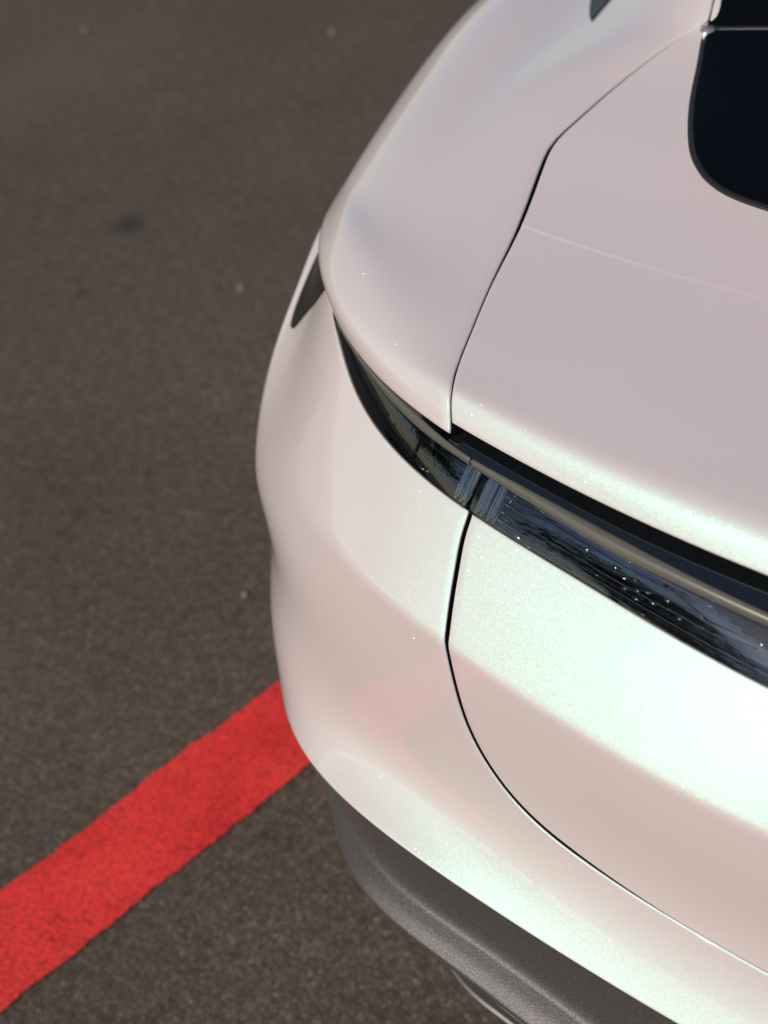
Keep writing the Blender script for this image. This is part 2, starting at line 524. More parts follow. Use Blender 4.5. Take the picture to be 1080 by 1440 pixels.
M_paint = pearl_paint()
M_lens = lens_glass()
M_asphalt = asphalt()
M_red = line_paint()
M_val = grained_plastic()
M_black = simple('black_inner', (0.006, 0.006, 0.006), 0.9, spec=0.1)
M_gloss = simple('piano_black', (0.005, 0.0055, 0.006), 0.08, coat=1.0, var=0.2)
M_dark = simple('satin_dark', (0.008, 0.007, 0.008), 0.35, var=0.15, scale=300)
M_house = simple('lamp_housing', (0.004, 0.0045, 0.006), 0.6, spec=0.08, var=0.3)
M_chrome = simple('lamp_chrome', (0.80, 0.80, 0.80), 0.09, metal=1.0, var=0.06)
M_blade = simple('light_blade', (0.125, 0.115, 0.085), 0.30, metal=0.25, coat=1.0, var=0.15, scale=90)
M_glass = simple('dark_window_glass', (0.002, 0.0025, 0.0035), 0.03, spec=0.07, var=0.1)
M_seal = simple('rubber_seal', (0.014, 0.013, 0.012), 0.38, var=0.2, scale=120)
M_tyre = simple('tyre_rubber', (0.02, 0.02, 0.02), 0.85, var=0.2, bump=0.3)
M_rim = simple('rim_metal', (0.35, 0.35, 0.36), 0.3, metal=1.0, var=0.1)
M_fin = simple('fin_plastic', (0.13, 0.12, 0.105), 0.38, metal=0.4, var=0.12, scale=200)
M_clip = simple('clip_metal', (0.55, 0.48, 0.45), 0.42, metal=0.7, var=0.1)
def insert_mirror():
    mt, n, l, out = mat('lamp_insert')
    tc = n.new('ShaderNodeTexCoord'); mp = n.new('ShaderNodeMapping')
    mp.inputs['Scale'].default_value = (30, 30, 420)
    l.new(tc.outputs['Object'], mp.inputs['Vector'])
    t = noise(n, l, mp.outputs[0], 1.0, 3, 0.6)
    c = mixc(n, l, t.outputs['Fac'], (0.26, 0.265, 0.26), (0.52, 0.52, 0.50))
    p = principled(n, Metallic=1.0, Roughness=0.05)
    l.new(c, p.inputs['Base Color'])
    bp = n.new('ShaderNodeBump'); bp.inputs['Strength'].default_value = 0.05; bp.inputs['Distance'].default_value = 0.0015
    l.new(t.outputs['Fac'], bp.inputs['Height']); l.new(bp.outputs['Normal'], p.inputs['Normal'])
    l.new(p.outputs[0], out.inputs['Surface'])
    return mt
M_insert = insert_mirror()
M_bark = simple('bark', (0.11, 0.08, 0.055), 0.9, var=0.4, scale=8)
M_leaf = simple('leaf', (0.06, 0.095, 0.03), 0.55, var=0.5, scale=1.5)
M_stone = simple('pebble_stone', (0.22, 0.18, 0.125), 0.8, var=0.3, scale=120)

# ------------------------------------------------------------------ ground
bm = bmesh.new()
n0 = 24
vs = [[bm.verts.new(((i/n0-.5)*160, (j/n0-.5)*160, 0)) for i in range(n0+1)] for j in range(n0+1)]
for j in range(n0):
    for i in range(n0):
        bm.faces.new((vs[j][i], vs[j][i+1], vs[j+1][i+1], vs[j+1][i]))
ground = from_bm('asphalt_ground', bm, M_asphalt)
tag(ground, kind='structure')

# red painted line with a slightly ragged edge
random.seed(4)
bm = bmesh.new()
p0 = Vector((-1.381, .009, 0)); d = Vector((.334, .9425, 0)); nrm = Vector((.9425, -.334, 0))
W = 0.177
prev = None
N = 700
ra = rb = 0.0
for i in range(N+1):
    t = -1.2 + 4.2*i/N
    ra = ra*0.82 + random.uniform(-.0017, .0017); rb = rb*0.82 + random.uniform(-.0015, .0015)
    wob = 0.004*math.sin(t*4.1)+0.002*math.sin(t*11.7+1)*math.sin(t*2.3)
    a = p0 + d*t + nrm*(ra+wob) + Vector((0, 0, .004)); b = p0 + d*t + nrm*(W+rb+wob*.6) + Vector((0, 0, .004))
    cur = (bm.verts.new(a), bm.verts.new((a*2+b)/3), bm.verts.new((a+b*2)/3), bm.verts.new(b))
    if prev:
        for k in range(3):
            bm.faces.new((prev[k], prev[k+1], cur[k+1], cur[k]))
    prev = cur
stripe = from_bm('red_line_marking', bm, M_red)
tag(stripe, 'worn red painted line running across the asphalt under the car bumper', 'road marking')

# ------------------------------------------------------------------ car
car = empty('parked_car', (0, 0, 0))
tag(car, 'pearl pinkish white car parked on asphalt, seen from above its rear corner', 'car')

CUTUV = [(30.47, -.002), (30.1, .051), (29.47, .119), (28.89, .184), (28.28, .255), (27.95, .298), (27.76, .332), (27.26, .415), (26.58, .490),
         (25.57, .550), (24.23, .599), (22.58, .633), (20.48, .653), (18.05, .666), (15.74, .674), (13.55, .680), (11.04, .687), (7, .693), (0, .695)]
cut = poly_curve(CUTUV)
TC = 0.47                                    # where the side of the lid turns into its lower edge
def cut_off(t, off):
    e = 1e-3
    p = cut(t); q = (cut(min(1, t+e))-cut(max(0, t-e)))*np.array([.021, .42])
    q = q/np.linalg.norm(q)
    nn = np.array([-q[1], q[0]])             # in metres, towards the bumper or the lid by sign
    r_ = p + nn*off/np.array([.021, .42])
    if t >= 1: r_[0] = 0.0
    if t <= 0: r_[1] = 0.0
    return r_
GL, GB = 0.0030, -0.0030                     # half gaps, rounded rims take 1.6 mm of each
def side_of(off):
    c0 = cut_off(TC*.5, off)
    return c0
s_test = cut_off(.2, .01)[0] - cut(.2)[0]
sgn = -1 if s_test > 0 else 1                # +: moves towards the centre of the lid

def gap(t):                                  # wide beside the lamp, narrow along the bottom
    return 0.0040 if t < .45 else 0.0040 - 0.0018*min(1, (t-.45)/.15)
lidL = lambda t: cut_off(t*TC, sgn*gap(t*TC))
lidB = lambda t: cut_off(TC+t*(1-TC), sgn*gap(TC+t*(1-TC)))
bumR = lambda t: cut_off(t*TC, -sgn*gap(t*TC))
bumT = lambda t: cut_off(TC+t*(1-TC), -sgn*gap(TC+t*(1-TC)))

vden = np.unique(np.concatenate([np.linspace(0, 1, 61)]))
a0 = lidL(0); a1 = lidB(1)
g = coons(S, line(a0, (0, 0)), lidB, lidL, line((0, 0), a1), 60, 72)
lid_lower = from_bm('trunk_lid', flange(bm_grids([g], out_tail, mirror=True), .0012, .022), M_paint, car)

b0 = bumR(0); bc = bumR(1); b1 = bumT(1)
PHI_END = 67.0
div = line(bc, (24.5, 1.0))
def bleft(t):                                # cut side, then the divider down to the lower rim
    return bumR(t/.55) if t <= .55 else div((t-.55)/.45)
gl = coons(S, line((PHI_END, 0), b0), line((PHI_END, 1), (24.5, 1)), line((PHI_END, 0), (PHI_END, 1)), bleft, 90, 100)
vsd = [k/45 for k in range(46)]
gr = coons(S, bumT, line((24.5, 1), (0, 1)), div, line(b1, (0, 1)), 60, 45)
bumper = from_bm('bumper', flange(bm_grids([gl, gr], out_tail, mirror=True, weld=1.2e-3 if False else 3e-5), 0.0014, 0.022), M_paint, car)

# dark structure seen through the shut lines
g = grid(lambda p, v: polar(p, *(S_rz(p, v)+np.array([-.026, -.004]))), np.linspace(0, 66, 60), np.linspace(0.0, .99, 40))
from_bm('inner_body', bm_grids([g], out_tail, mirror=True), M_black, car)
g = grid(lambda a, b: D(a, b)+np.array([0, .0, -.022]), np.linspace(-.02, 1, 24), np.linspace(.03, DB[-1], 50))
from_bm('inner_deck', bm_grids([g], lambda c: (0, 0, 1), mirror=True), M_black, car)

# near-black sliver laid over the flank between the fender rim and the wheel arch shoulder
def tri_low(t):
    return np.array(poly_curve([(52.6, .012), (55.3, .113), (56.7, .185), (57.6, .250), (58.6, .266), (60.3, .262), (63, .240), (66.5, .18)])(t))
def sliver_f(p, v):
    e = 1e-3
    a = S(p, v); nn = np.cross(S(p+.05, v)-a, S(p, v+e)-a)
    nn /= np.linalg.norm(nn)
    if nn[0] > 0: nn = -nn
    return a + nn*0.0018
g = coons(sliver_f, line((52.3, .004), (66.5, .004)), tri_low, line((52.3, .004), (52.6, .012)), line((66.5, .004), (66.5, .18)), 40, 16)
from_bm('dark_sliver', flange(bm_grids([g], out_tail), .001, .003), M_dark, car)
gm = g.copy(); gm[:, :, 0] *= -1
from_bm('dark_sliver', flange(bm_grids([gm], out_tail), .001, .003), M_dark, car)

# upper lid and spoiler
def deck(name, b0, b1, nb, f=D, a0=0.0052, m=None, mirror=True, bs=None):
    bs = np.linspace(b0, b1, nb) if bs is None else bs
    as_ = np.unique(np.concatenate([[a0], np.linspace(.01, 1, 40)]))
    g = grid(f, as_, bs)
    return from_bm(name, flange(bm_grids([g], lambda c: (0, -.2, 1), mirror=mirror), .0014, .018), m or M_paint, car)
deck('deck_panel', 0.0, B_LID-.004, 0, bs=np.unique(np.concatenate([np.linspace(0, .04, 16), np.linspace(.04, B_LID-.004, 60), np.linspace(B_SPOILER-.008, B_SPOILER+.008, 22)])))
deck('rear_window_frame', B_LID+.004, DB[-1], 40)

# fenders
us = np.unique(np.concatenate([np.linspace(0, .06, 14), np.linspace(.06, 1.42, 70)]))
vv = np.linspace(0, .80, 60)
g = grid(lambda v, u: FN(u, v), vv, us)
from_bm('rear_fender', flange(bm_grids([g], lambda c: (-1, -.2, 1)), .0020, .014), M_paint, car)
gm = g.copy(); gm[:, :, 0] *= -1
from_bm('rear_fender', flange(bm_grids([gm], lambda c: (1, -.2, 1)), .0020, .014), M_paint, car)
# inner wall under the fender
g = grid(lambda v, u: FN(u, v)+np.array([.03, .02, -.03]), np.linspace(0, .7, 30), np.linspace(.01, 1.4, 40))
gm = g.copy(); gm[:, :, 0] *= -1
for q in (g, gm):
    from_bm('inner_fender', bm_grids([q], lambda c: (0, 0, 1)), M_black, car)

# ------------------------------------------------------------------ windows
def xy_curve(pts, f, g0):
    out = []
    g = g0
    for x, y in pts:
        g = invert(f, x, y, g)
        out.append(tuple(g))
    return out

def proud(f, h):
    def q(a, b):
        e = 1e-3
        p = f(a, b)
        nn = np.cross(f(a+e, b)-p, f(a, b+e)-p)
        nn /= max(1e-12, np.linalg.norm(nn))
        if nn[2] < 0: nn = -nn
        return p + nn*h
    return q

def curve_ab(pts):
    pts = np.array(pts, float)
    sc = np.array([0.6, 1.0])
    d_ = np.concatenate([[0], np.cumsum(np.linalg.norm(np.diff(pts*sc, axis=0), axis=1))])
    return spline(d_/d_[-1], pts)

def lid_pane(name, ins, h, m, rim):
    L = [(.036, .668, 1, 0), (.1045, .6059, 1, .1), (.1587, .5435, 1, .15), (.209, .4844, .9, .4), (.247, .4514, .75, .65), (.2794, .4313, .55, .85)]
    Bq = [L[-1], (.3091, .4195, .35, .95), (.3471, .4114, .2, 1), (.3938, .4060, .1, 1), (.55, .3965, 0, 1), (.78, .389, 0, 1), (1, .3865, 0, 1)]
    L = [(a_+ins*1.65*na, b_+ins*nb) for a_, b_, na, nb in L]
    Bq = [(a_+ins*1.65*na, b_+ins*nb) for a_, b_, na, nb in Bq]
    lc = curve_ab(L); bc_ = curve_ab(Bq)
    t0 = lc(0); t1 = invert(D, 0, .772, (1, B_LID))
    topc = lambda t: np.array([t0[0]+(t1[0]-t0[0])*t, t0[1]+(t1[1]-t0[1])*t])
    g = coons(proud(D, h), topc, bc_, lc, line(t1, bc_(1)), 40, 40)
    return from_bm(name, flange(bm_grids([g], lambda c: (0, 0, 1), mirror=True), rim, .004), m, car)
lid_pane('window_seal', 0, .0026, M_seal, .0015)
lid_pane('lid_glass', .0048, .0038, M_glass, .0012)

def top_pane(name, grow, h, m, rim):
    t1 = D(1, 0)
    l0 = invert(D, -.5615-grow, .808-grow*.6, (.02, B_LID)); l1 = (0.006-grow*.5, B_ROOF); c0 = invert(D, 0, .787-grow*.6, (1, B_LID))
    lc = lambda t: np.array([l0[0]+(l1[0]-l0[0])*t, l0[1]+(l1[1]-l0[1])*t])
    g = coons(proud(D, h), lc, line(c0, (1, B_ROOF)), line(l0, c0), line(l1, (1, B_ROOF)), 40, 24)
    return from_bm(name, flange(bm_grids([g], lambda c: (0, 0, 1), mirror=True), rim, .005), m, car)
top_pane('window_seal', .006, .0030, M_seal, .0015)
top_pane('rear_window', 0, .0048, M_glass, .0012)

# small bright clip in the corner where lid, fender and window meet
for s in (1, -1):
    bm = bmesh.new()
    pts = [(-.568, .806), (-.554, .806), (-.550, .798), (-.557, .793), (-.560, .785)]
    lo = []; hi = []
    for x, y in pts:
        p = D(*invert(D, x, y, (.05, B_LID)))
        lo.append(bm.verts.new((p[0]*s, p[1], p[2]+.001))); hi.append(bm.verts.new((p[0]*s, p[1], p[2]+.0052)))
    bm.faces.new(hi); bm.faces.new(lo[::-1])
    for k in range(len(pts)):
        bm.faces.new((lo[k], lo[(k+1) % len(pts)], hi[(k+1) % len(pts)], hi[k]))
    bmesh.ops.recalc_face_normals(bm, faces=bm.faces)
    bmesh.ops.bevel(bm, geom=list(bm.edges), offset=.0007, segments=2, affect='EDGES')
    from_bm('trim_clip', bm, M_clip, car)

# dark side pane, its point on the haunch painting in a reflection
Fxy = lambda u, v: FN(u, v)
lft = [(.7631, .1646), (.798, .187), (.846, .207), (.95, .216), (1.1, .215), (1.38, .21)]
rgt = [(.7631, .1646), (.796, .1674), (.832, .167), (.886, .158), (1.0, .12), (1.15, .07), (1.38, .05)]
lc = curve_ab(lft); rc = curve_ab(rgt)
for s in (1, -1):
    g = coons(proud(Fxy, .003), lc, rc, line(lft[0], rgt[0]), line(lft[-1], rgt[-1]), 40, 10)
    g[:, :, 0] *= s
    from_bm('reflection_pane', flange(bm_grids([g], lambda c: (0, 0, 1)), .001, .003), M_dark, car)

# ------------------------------------------------------------------ tail lamps
LP = [0, 15, 19, 22.5, 25.5, 28.7, 32.5, 36, 40, 44, 47, 49.3]
SBr = even(LP, [1.086,1.087,1.090,1.0940,1.097,1.102,1.1115,1.118,1.1195,1.118,1.1175,1.1165])
SBz = even(LP, [.927,.927,.928,.928,.929,.929,.930,.929,.927,.923,.920,.916])
STr = even(LP, [1.082,1.082,1.0835,1.085,1.089,1.098,1.110,1.114,1.117,1.119,1.119,1.1165])
STz = even(LP, [.936,.936,.937,.937,.937,.938,.9385,.939,.936,.930,.9255,.917])
def lamp(phi, w, inset=0.0):
    a = np.array([SBr(phi), SBz(phi)]); b = row('F2', phi)
    d_ = b-a
    nn = np.array([-d_[1], d_[0]]); ln = np.linalg.norm(nn)
    nn = nn/ln if ln > 1e-9 else np.array([1, 0])
    if nn[0] < 0: nn = -nn
    bul = 0.025*ln
    p = a + d_*w + nn*(4*w*(1-w)*bul - inset*min(1, ln/.02))
    return polar(phi, p[0], p[1])
def blade(phi, w, inset=0.0):
    a = np.array([STr(phi), STz(phi)]); b = np.array([SBr(phi), SBz(phi)])
    p = a + (b-a)*w + np.array([.6, .5])*(4*w*(1-w)*0.0035)
    return polar(phi, p[0]-inset, p[1])

def tube(path, r, name, m, parent, seg=6):
    bm = bmesh.new()
    rings = []
    path = [Vector(p) for p in path]
    for i, p in enumerate(path):
        t = (path[min(i+1, len(path)-1)]-path[max(i-1, 0)]).normalized()
        x = t.cross(Vector((0, 0, 1)))
        if x.length < 1e-4: x = t.cross(Vector((1, 0, 0)))
        x.normalize(); y = t.cross(x)
        rings.append([bm.verts.new(p + x*math.cos(6.2832*k/seg)*r + y*math.sin(6.2832*k/seg)*r) for k in range(seg)])
    for a, b in zip(rings, rings[1:]):
        for k in range(seg):
            bm.faces.new((a[k], a[(k+1) % seg], b[(k+1) % seg], b[k]))
    bm.faces.new(rings[0][::-1]); bm.faces.new(rings[-1])
    return from_bm(name, bm, m, parent)

def mir(g, s):
    g = np.array(g, float).copy(); g[..., 0] *= s
    return g

SPL = 30.75                                   # split between the lid lamp and the outer lamp
def outer_lamp(s):
    ph = np.linspace(SPL+.16, 49.25, 60); ws = np.linspace(0, 1, 14)
    house = from_bm('tail_lamp', bm_grids([mir(grid(lambda p, w: lamp(p, w, .013), ph, ws), s)], out_tail), M_house, car)
    from_bm('lens', flange(bm_grids([mir(grid(lamp, ph, ws), s)], out_tail), .0008, .012), M_lens, house)
    from_bm('light_blade', flange(bm_grids([mir(grid(lambda p, w: blade(p, w), np.linspace(SPL+.9, 47.5, 60), np.linspace(0, 1, 8)), s)], out_tail), .0006, .006), M_blade, house)
    # stepped optic bars behind the lens
    for w, p1, rr in ((.22, 44, .0006), (.42, 43, .0004), (.63, 41, .0005)):
        tube([mir(lamp(p, w, .006), s) for p in np.linspace(SPL+1.2, p1, 40)], rr, 'optic_line', M_chrome, house, 5)
    for k, p in enumerate((31.15, 31.45, 31.85)):
        rib(p, s, house, .0011 if k != 1 else .0007)
    g = grid(lambda p, w: lamp(p, w, .009), np.linspace(31.9, 34.6, 16), np.linspace(.08, .62, 8))
    from_bm('mirror_insert', bm_grids([mir(g, s)], out_tail), M_insert, house)
    glints(s, house, [(34.6, .84), (34.2, .80), (37.6, .45)], .0018)
    # curved inner reflector
    g = grid(lambda p, w: lamp(p, w, .011-.008*math.sin((p-34.5)/4.5*math.pi)*(1-w)), np.linspace(34.7, 39, 16), np.linspace(.1, .95, 8))
    from_bm('inner_reflector', bm_grids([mir(g, s)], out_tail), M_gloss, house)
    bead_row(s, house, 33.5, 38.0, .5, .30)

def rib(p, s, parent, half):
    bm = bmesh.new()
    prev = None
    for w in np.linspace(.03, .93, 9):
        cur = []
        for dp, ins in ((-half, .010), (-half*.6, .0025), (half*.6, .0025), (half, .010)):
            q = mir(lamp(p+dp/.0197, w, ins), s)
            cur.append(bm.verts.new(q))
        if prev:
            for k in range(3):
                bm.faces.new((prev[k], prev[k+1], cur[k+1], cur[k]))
        prev = cur
    bmesh.ops.recalc_face_normals(bm, faces=bm.faces)
    return from_bm('chrome_rib', bm, M_chrome, parent)

def bead_row(s, parent, pa, pb, w, step=.14, r=.0007):
    bm = bmesh.new()
    for p in np.arange(pa, pb, step):
        q = Vector(mir(lamp(p, w, .005), s))
        bmesh.ops.create_icosphere(bm, subdivisions=1, radius=r*(.7+.6*random.random()), matrix=Matrix.Translation(q))
    return tag(from_bm('optic_beads', bm, M_chrome, parent), kind='stuff')

def glints(s, parent, spots, r):
    # small chrome beads added at set spots to make sun glints
    bm = bmesh.new()
    for p, w in spots:
        q = Vector(mir(lamp(p, w, .0035), s)); t = (Vector(mir(lamp(p+.1, w, .0035), s))-q).normalized()
        rot = t.to_track_quat('X', 'Z').to_matrix().to_4x4()
        bmesh.ops.create_icosphere(bm, subdivisions=2, radius=r, matrix=Matrix.Translation(q) @ rot @ Matrix.Diagonal((2.4, .8, .8, 1)))
    return tag(from_bm('glint_beads', bm, M_chrome, parent), kind='stuff')

def inner_lamp():
    ph = np.linspace(0, SPL-.16, 70); ws = np.linspace(0, 1, 14)
    house = from_bm('light_bar', bm_grids([grid(lambda p, w: lamp(p, w, .013), ph, ws)], out_tail, mirror=True), M_house, car)
    from_bm('lens', flange(bm_grids([grid(lamp, ph, ws)], out_tail, mirror=True), .0008, .012), M_lens, house)
    from_bm('light_blade', flange(bm_grids([grid(lambda p, w: blade(p, w), np.linspace(0, SPL+.7, 70), np.linspace(0, 1, 8))], out_tail, mirror=True), .0006, .006), M_blade, house)
    # gloss black recess under the lip of the lid
    def rec(p, w):
        a = np.array([STr(p), STz(p)+.0006]); b = np.array([1.045+(STr(p)-1.082)*.8, .953])
        m_ = np.array([STr(p)-.006, STz(p)+.0035])
        q = a*(1-w)**2 + m_*2*w*(1-w) + b*w*w
        return polar(p, q[0], q[1])
    from_bm('lip_recess', bm_grids([grid(rec, np.linspace(0, 33.4, 60), np.linspace(0, 1, 12))], lambda c: (c.x, c.y-PIV, 1), mirror=True), M_gloss, house)
    for s in (1, -1):
        for w, p0_, rr in ((.20, 17.0, .0006), (.38, 10.0, .0005), (.58, 12.0, .0006), (.80, 5.0, .0007)):
            tube([mir(lamp(p, w, .006), s) for p in np.linspace(p0_, SPL-1.6, 50)], rr, 'optic_line', M_chrome, house, 5)
        for k, p in enumerate((30.35, 30.0, 29.55, 29.2)):
            rib(p, s, house, .0015 if k % 2 == 0 else .0009)
        bead_row(s, house, 16, 27.5, .06, .17, .0010)
        bead_row(s, house, 14, 29, .70, .20, .0006)
        bead_row(s, house, 14, 29, .86, .15, .0006)
        glints(s, house, [(22.3, .30), (21.7, .42), (21.2, .34), (20.9, .52), (20.4, .45), (21.5, .62), (20.0, .60), (20.8, .70), (19.4, .40), (24.0, .28), (18.6, .62), (27.6, .88), (26.9, .95)], .0015)
        # mirrored insert behind the lens
        g = grid(lambda p, w: lamp(p, w, .009-.003*math.sin(w*math.pi)), np.linspace(9, 28.9, 50), np.linspace(.08, .68, 10))
        from_bm('mirror_insert', bm_grids([mir(g, s)], out_tail), M_insert, house)
        # thin bright frame of the clear insert
        tube([mir(lamp(p, .93, .004), s) for p in np.linspace(20, 28.9, 30)], .0006, 'insert_frame', M_chrome, house, 5)
        # prism field towards the middle of the bar
        bm = bmesh.new()
        for i, p in enumerate(np.arange(8, 19.2, .17)):
            for j, w in enumerate(np.arange(.06, .46, .075)):
                if p > 18.4-(w*9): continue
                c = [mir(lamp(p+dp, w+dw, .006), s) for dp, dw in ((-.07, -.03), (.07, -.03), (.07, .03), (-.07, .03))]
                t = bm.verts.new(mir(lamp(p, w, .0035), s))
                q = [bm.verts.new(x) for x in c]
                for k in range(4):
                    bm.faces.new((q[k], q[(k+1) % 4], t))
        tag(from_bm('prism_field', bm, M_rib, house, smooth=False), kind='stuff')
        # angled chrome brackets where the field begins
        for (pa, wa), (pb, wb) in (((19.9, .14), (17.2, .12)), ((19.9, .14), (17.4, .40)), ((17.4, .40), (14.5, .34)), ((19.2, .55), (17.2, .57)), ((17.2, .57), (15.0, .46))):
            tube([mir(lamp(pa+(pb-pa)*t, wa+(wb-wa)*t, .004), s) for t in np.linspace(0, 1, 8)], .0007, 'bracket', M_chrome, house, 5)
M_rib = simple('prism_plastic', (0.20, 0.18, 0.175), 0.25, metal=0.6, var=0.2)
outer_lamp(1); outer_lamp(-1); inner_lamp()

# ------------------------------------------------------------------ lower valance and fins
VP = [0, 14, 20, 25, 30, 33, 38, 43, 50, 58, 66]
V7r = even(VP, [1.225,1.229,1.233,1.245,1.266,1.271,1.264,1.258,1.222,1.172,1.122])
V7z = even(VP, [.447,.447,.447,.447,.445,.442,.428,.418,.413,.413,.413])
V8r = even(VP, [1.263,1.266,1.272,1.283,1.302,1.303,1.278,1.268,1.230,1.180,1.130])
V8z = even(VP, [.42,.42,.42,.42,.419,.416,.395,.380,.375,.375,.375])
def val(p, w):
    f6 = row('F6', p)
    rows_ = np.array([f6+np.array([-.020, .004]), f6+np.array([-.018, -.020]), [V7r(p)-.003, V7z(p)+.016], [V7r(p)+.002, V7z(p)-.003], [(V7r(p)+V8r(p))/2+.0035, (V7z(p)+V8z(p))/2+.0015],
                      [V8r(p)-.001, V8z(p)+.004], [V8r(p)-.006, V8z(p)-.008], [V8r(p)-.05, V8z(p)-.03], [V8r(p)-.22, V8z(p)-.12]])
    kn = [0, .12, .34, .42, .58, .74, .8, .88, 1]
    q = np.array([np.interp(w, kn, rows_[:, 0]), np.interp(w, kn, rows_[:, 1])])
    q = sum(np.array([np.interp(min(1, max(0, w+o_)), kn, rows_[:, k_]) for k_ in (0, 1)]) for o_ in (-.04, -.02, 0, .02, .04))/5
    return polar(p, q[0], q[1])
g = grid(val, np.linspace(0, 66, 90), np.linspace(0, 1, 110))
from_bm('lower_valance', bm_grids([g], out_tail, mirror=True), M_val, car)
for k, (z, dr, p1) in enumerate(((.345, -.046, 27.3), (.330, -.046, 28.2), (.315, -.044, 29.2), (.299, -.040, 30.4))):
    bm = bmesh.new()
    prev = None
    for p in list(np.linspace(0, p1, 40)):
        f = 1-max(0, (p-p1+5)/5)**2*1.0
        r0 = V8r(p)+dr-.03*(1-f)
        cur = [bm.verts.new(polar(p, r0-.012, z+.002)), bm.verts.new(polar(p, r0-.003, z+.003)), bm.verts.new(polar(p, r0, z+.001)), bm.verts.new(polar(p, r0-.001, z-.003)), bm.verts.new(polar(p, r0-.012, z-.003))]
        if prev:
            for j in range(4):
                bm.faces.new((prev[j], prev[j+1], cur[j+1], cur[j]))
        prev = cur
    geo = list(bm.verts)+list(bm.edges)+list(bm.faces)
    dup = bmesh.ops.duplicate(bm, geom=geo)['geom']
    for v in dup:
        if isinstance(v, bmesh.types.BMVert): v.co.x *= -1
    bmesh.ops.remove_doubles(bm, verts=bm.verts, dist=1e-5)
    bmesh.ops.recalc_face_normals(bm, faces=bm.faces)
    from_bm('diffuser_fin', bm, M_fin, car, sharp=40)
g = grid(lambda p, z: polar(p, V8r(p)-.056-.03*max(0, (p-25)/5)**2, z), np.linspace(0, 30.5, 40), np.linspace(.29, .372, 6))
from_bm('diffuser', bm_grids([g], out_tail, mirror=True), M_black, car)

# ------------------------------------------------------------------ wheels and the rest of the body
def wheel(x, y, s):
    bm = bmesh.new()
    prof = [(.22, -.10), (.30, -.115), (.345, -.105), (.358, -.07), (.36, 0), (.358, .07), (.345, .105), (.30, .115), (.22, .10)]
    n_ = 48
    rings = []
    for k in range(n_):
        a = 6.28318*k/n_
        rings.append([bm.verts.new((w, r_*math.cos(a), r_*math.sin(a))) for r_, w in prof])
    for k in range(n_):
        A_, B_ = rings[k], rings[(k+1) % n_]
        for j in range(len(prof)-1):
            bm.faces.new((A_[j], A_[j+1], B_[j+1], B_[j]))
    bmesh.ops.recalc_face_normals(bm, faces=bm.faces)
    w_ = from_bm('wheel', bm, M_tyre, car)
    w_.location = (x, y, .36)
    bm = bmesh.new()
    bmesh.ops.create_cone(bm, cap_ends=True, segments=48, radius1=.225, radius2=.225, depth=.06, matrix=Matrix.Rotation(R(90), 4, 'Y'))
    for k in range(10):
        a = 6.28318*k/10
        mt_ = Matrix.Rotation(a, 4, 'X') @ Matrix.Translation((s*.055, .13, 0)) @ Matrix.Diagonal((.03, .20, .035, 1))
        bmesh.ops.create_cube(bm, size=1, matrix=mt_)
    from_bm('rim', bm, M_rim, w_, sharp=35)
for x in (-.875, .875):
    wheel(x, 1.10, -1 if x < 0 else 1)
    wheel(x, 4.0, -1 if x < 0 else 1)

def loft(name, secs, m, mirror=True, out=lambda c: (c.x, 0, c.z-.6)):
    secs = np.array(secs, float)
    ys = secs[:, 0, 1]
    f = spline(ys, secs)
    rows_ = []
    for y in np.linspace(ys[0], ys[-1], 50):
        sec = f(y)
        q = spline(np.linspace(0, 1, sec.shape[0]), sec)
        rows_.append([q(t) for t in np.linspace(0, 1, 30)])
    if abs(rows_[0][-1][0]) < 1e-6:
        return from_bm(name, flange(bm_grids([np.array(rows_)], out, mirror=True)), m, car)
    for s in (1, -1):
        from_bm(name, flange(bm_grids([mir(rows_, s)], out)), m, car)
# doors and front wings
def side(y, w, sill, belt, beltw):
    return [(-w+.04, y, sill), (-w, y, sill+.2), (-w-.004, y, .58), (-w, y, .78), (-beltw-.03, y, belt-.06), (-beltw, y, belt)]
loft('door', [side(1.69, 1.000, .22, 1.00, .83), side(2.1, .985, .22, .99, .84), side(2.5, .98, .22, .975, .85), side(2.78, .98, .22, .965, .855)], M_paint, mirror=True, out=lambda c: (c.x, 0, 0))
loft('door', [side(2.788, .98, .22, .965, .855), side(3.1, .98, .22, .95, .86), side(3.5, .985, .22, .935, .86)], M_paint, mirror=True, out=lambda c: (c.x, 0, 0))
loft('front_fender', [[(-x, y, z) for x, z in ((.985, .70), (.985, .78), (.94, .88), (.84, .90+.02*(5-y)), (.76, .885+.02*(5-y)))] for y in (3.51, 3.9, 4.3)] +
     [[(-.93, 4.65, .62), (-.93, 4.65, .70), (-.88, 4.65, .80), (-.80, 4.65, .84), (-.72, 4.65, .83)]], M_paint)
loft('hood', [[(-.755, y, z), (-.5, y, z+.015), (-.25, y, z+.02), (0, y, z+.022)] for y, z in ((3.2, .985), (3.6, .93), (4.1, .885), (4.6, .80))], M_paint, out=lambda c: (0, 0, 1))
loft('front_bumper', [[(-.93*q, y, .25), (-.95*q, y, .45), (-.93*q, y, .62), (-.75*q, y+.0, .78), (0, y, .80)] for y, q in ((4.5, 1.0), (4.7, .95), (4.85, .80), (4.93, .60))], M_paint, out=lambda c: (c.x, 1, .3))
loft('roof', [[(-w, y, z-.035), (-w*.8, y, z-.01), (-w*.4, y, z), (0, y, z+.004)] for y, w, z in ((1.81, .565, 1.395), (2.2, .57, 1.405), (2.6, .56, 1.395))], M_paint, out=lambda c: (0, 0, 1))
loft('windshield', [[(-w, y, z-.03), (-w*.8, y, z-.008), (-w*.4, y, z), (0, y, z+.004)] for y, w, z in ((2.61, .56, 1.39), (2.9, .62, 1.26), (3.25, .70, 1.03))], M_glass, out=lambda c: (0, .5, 1))
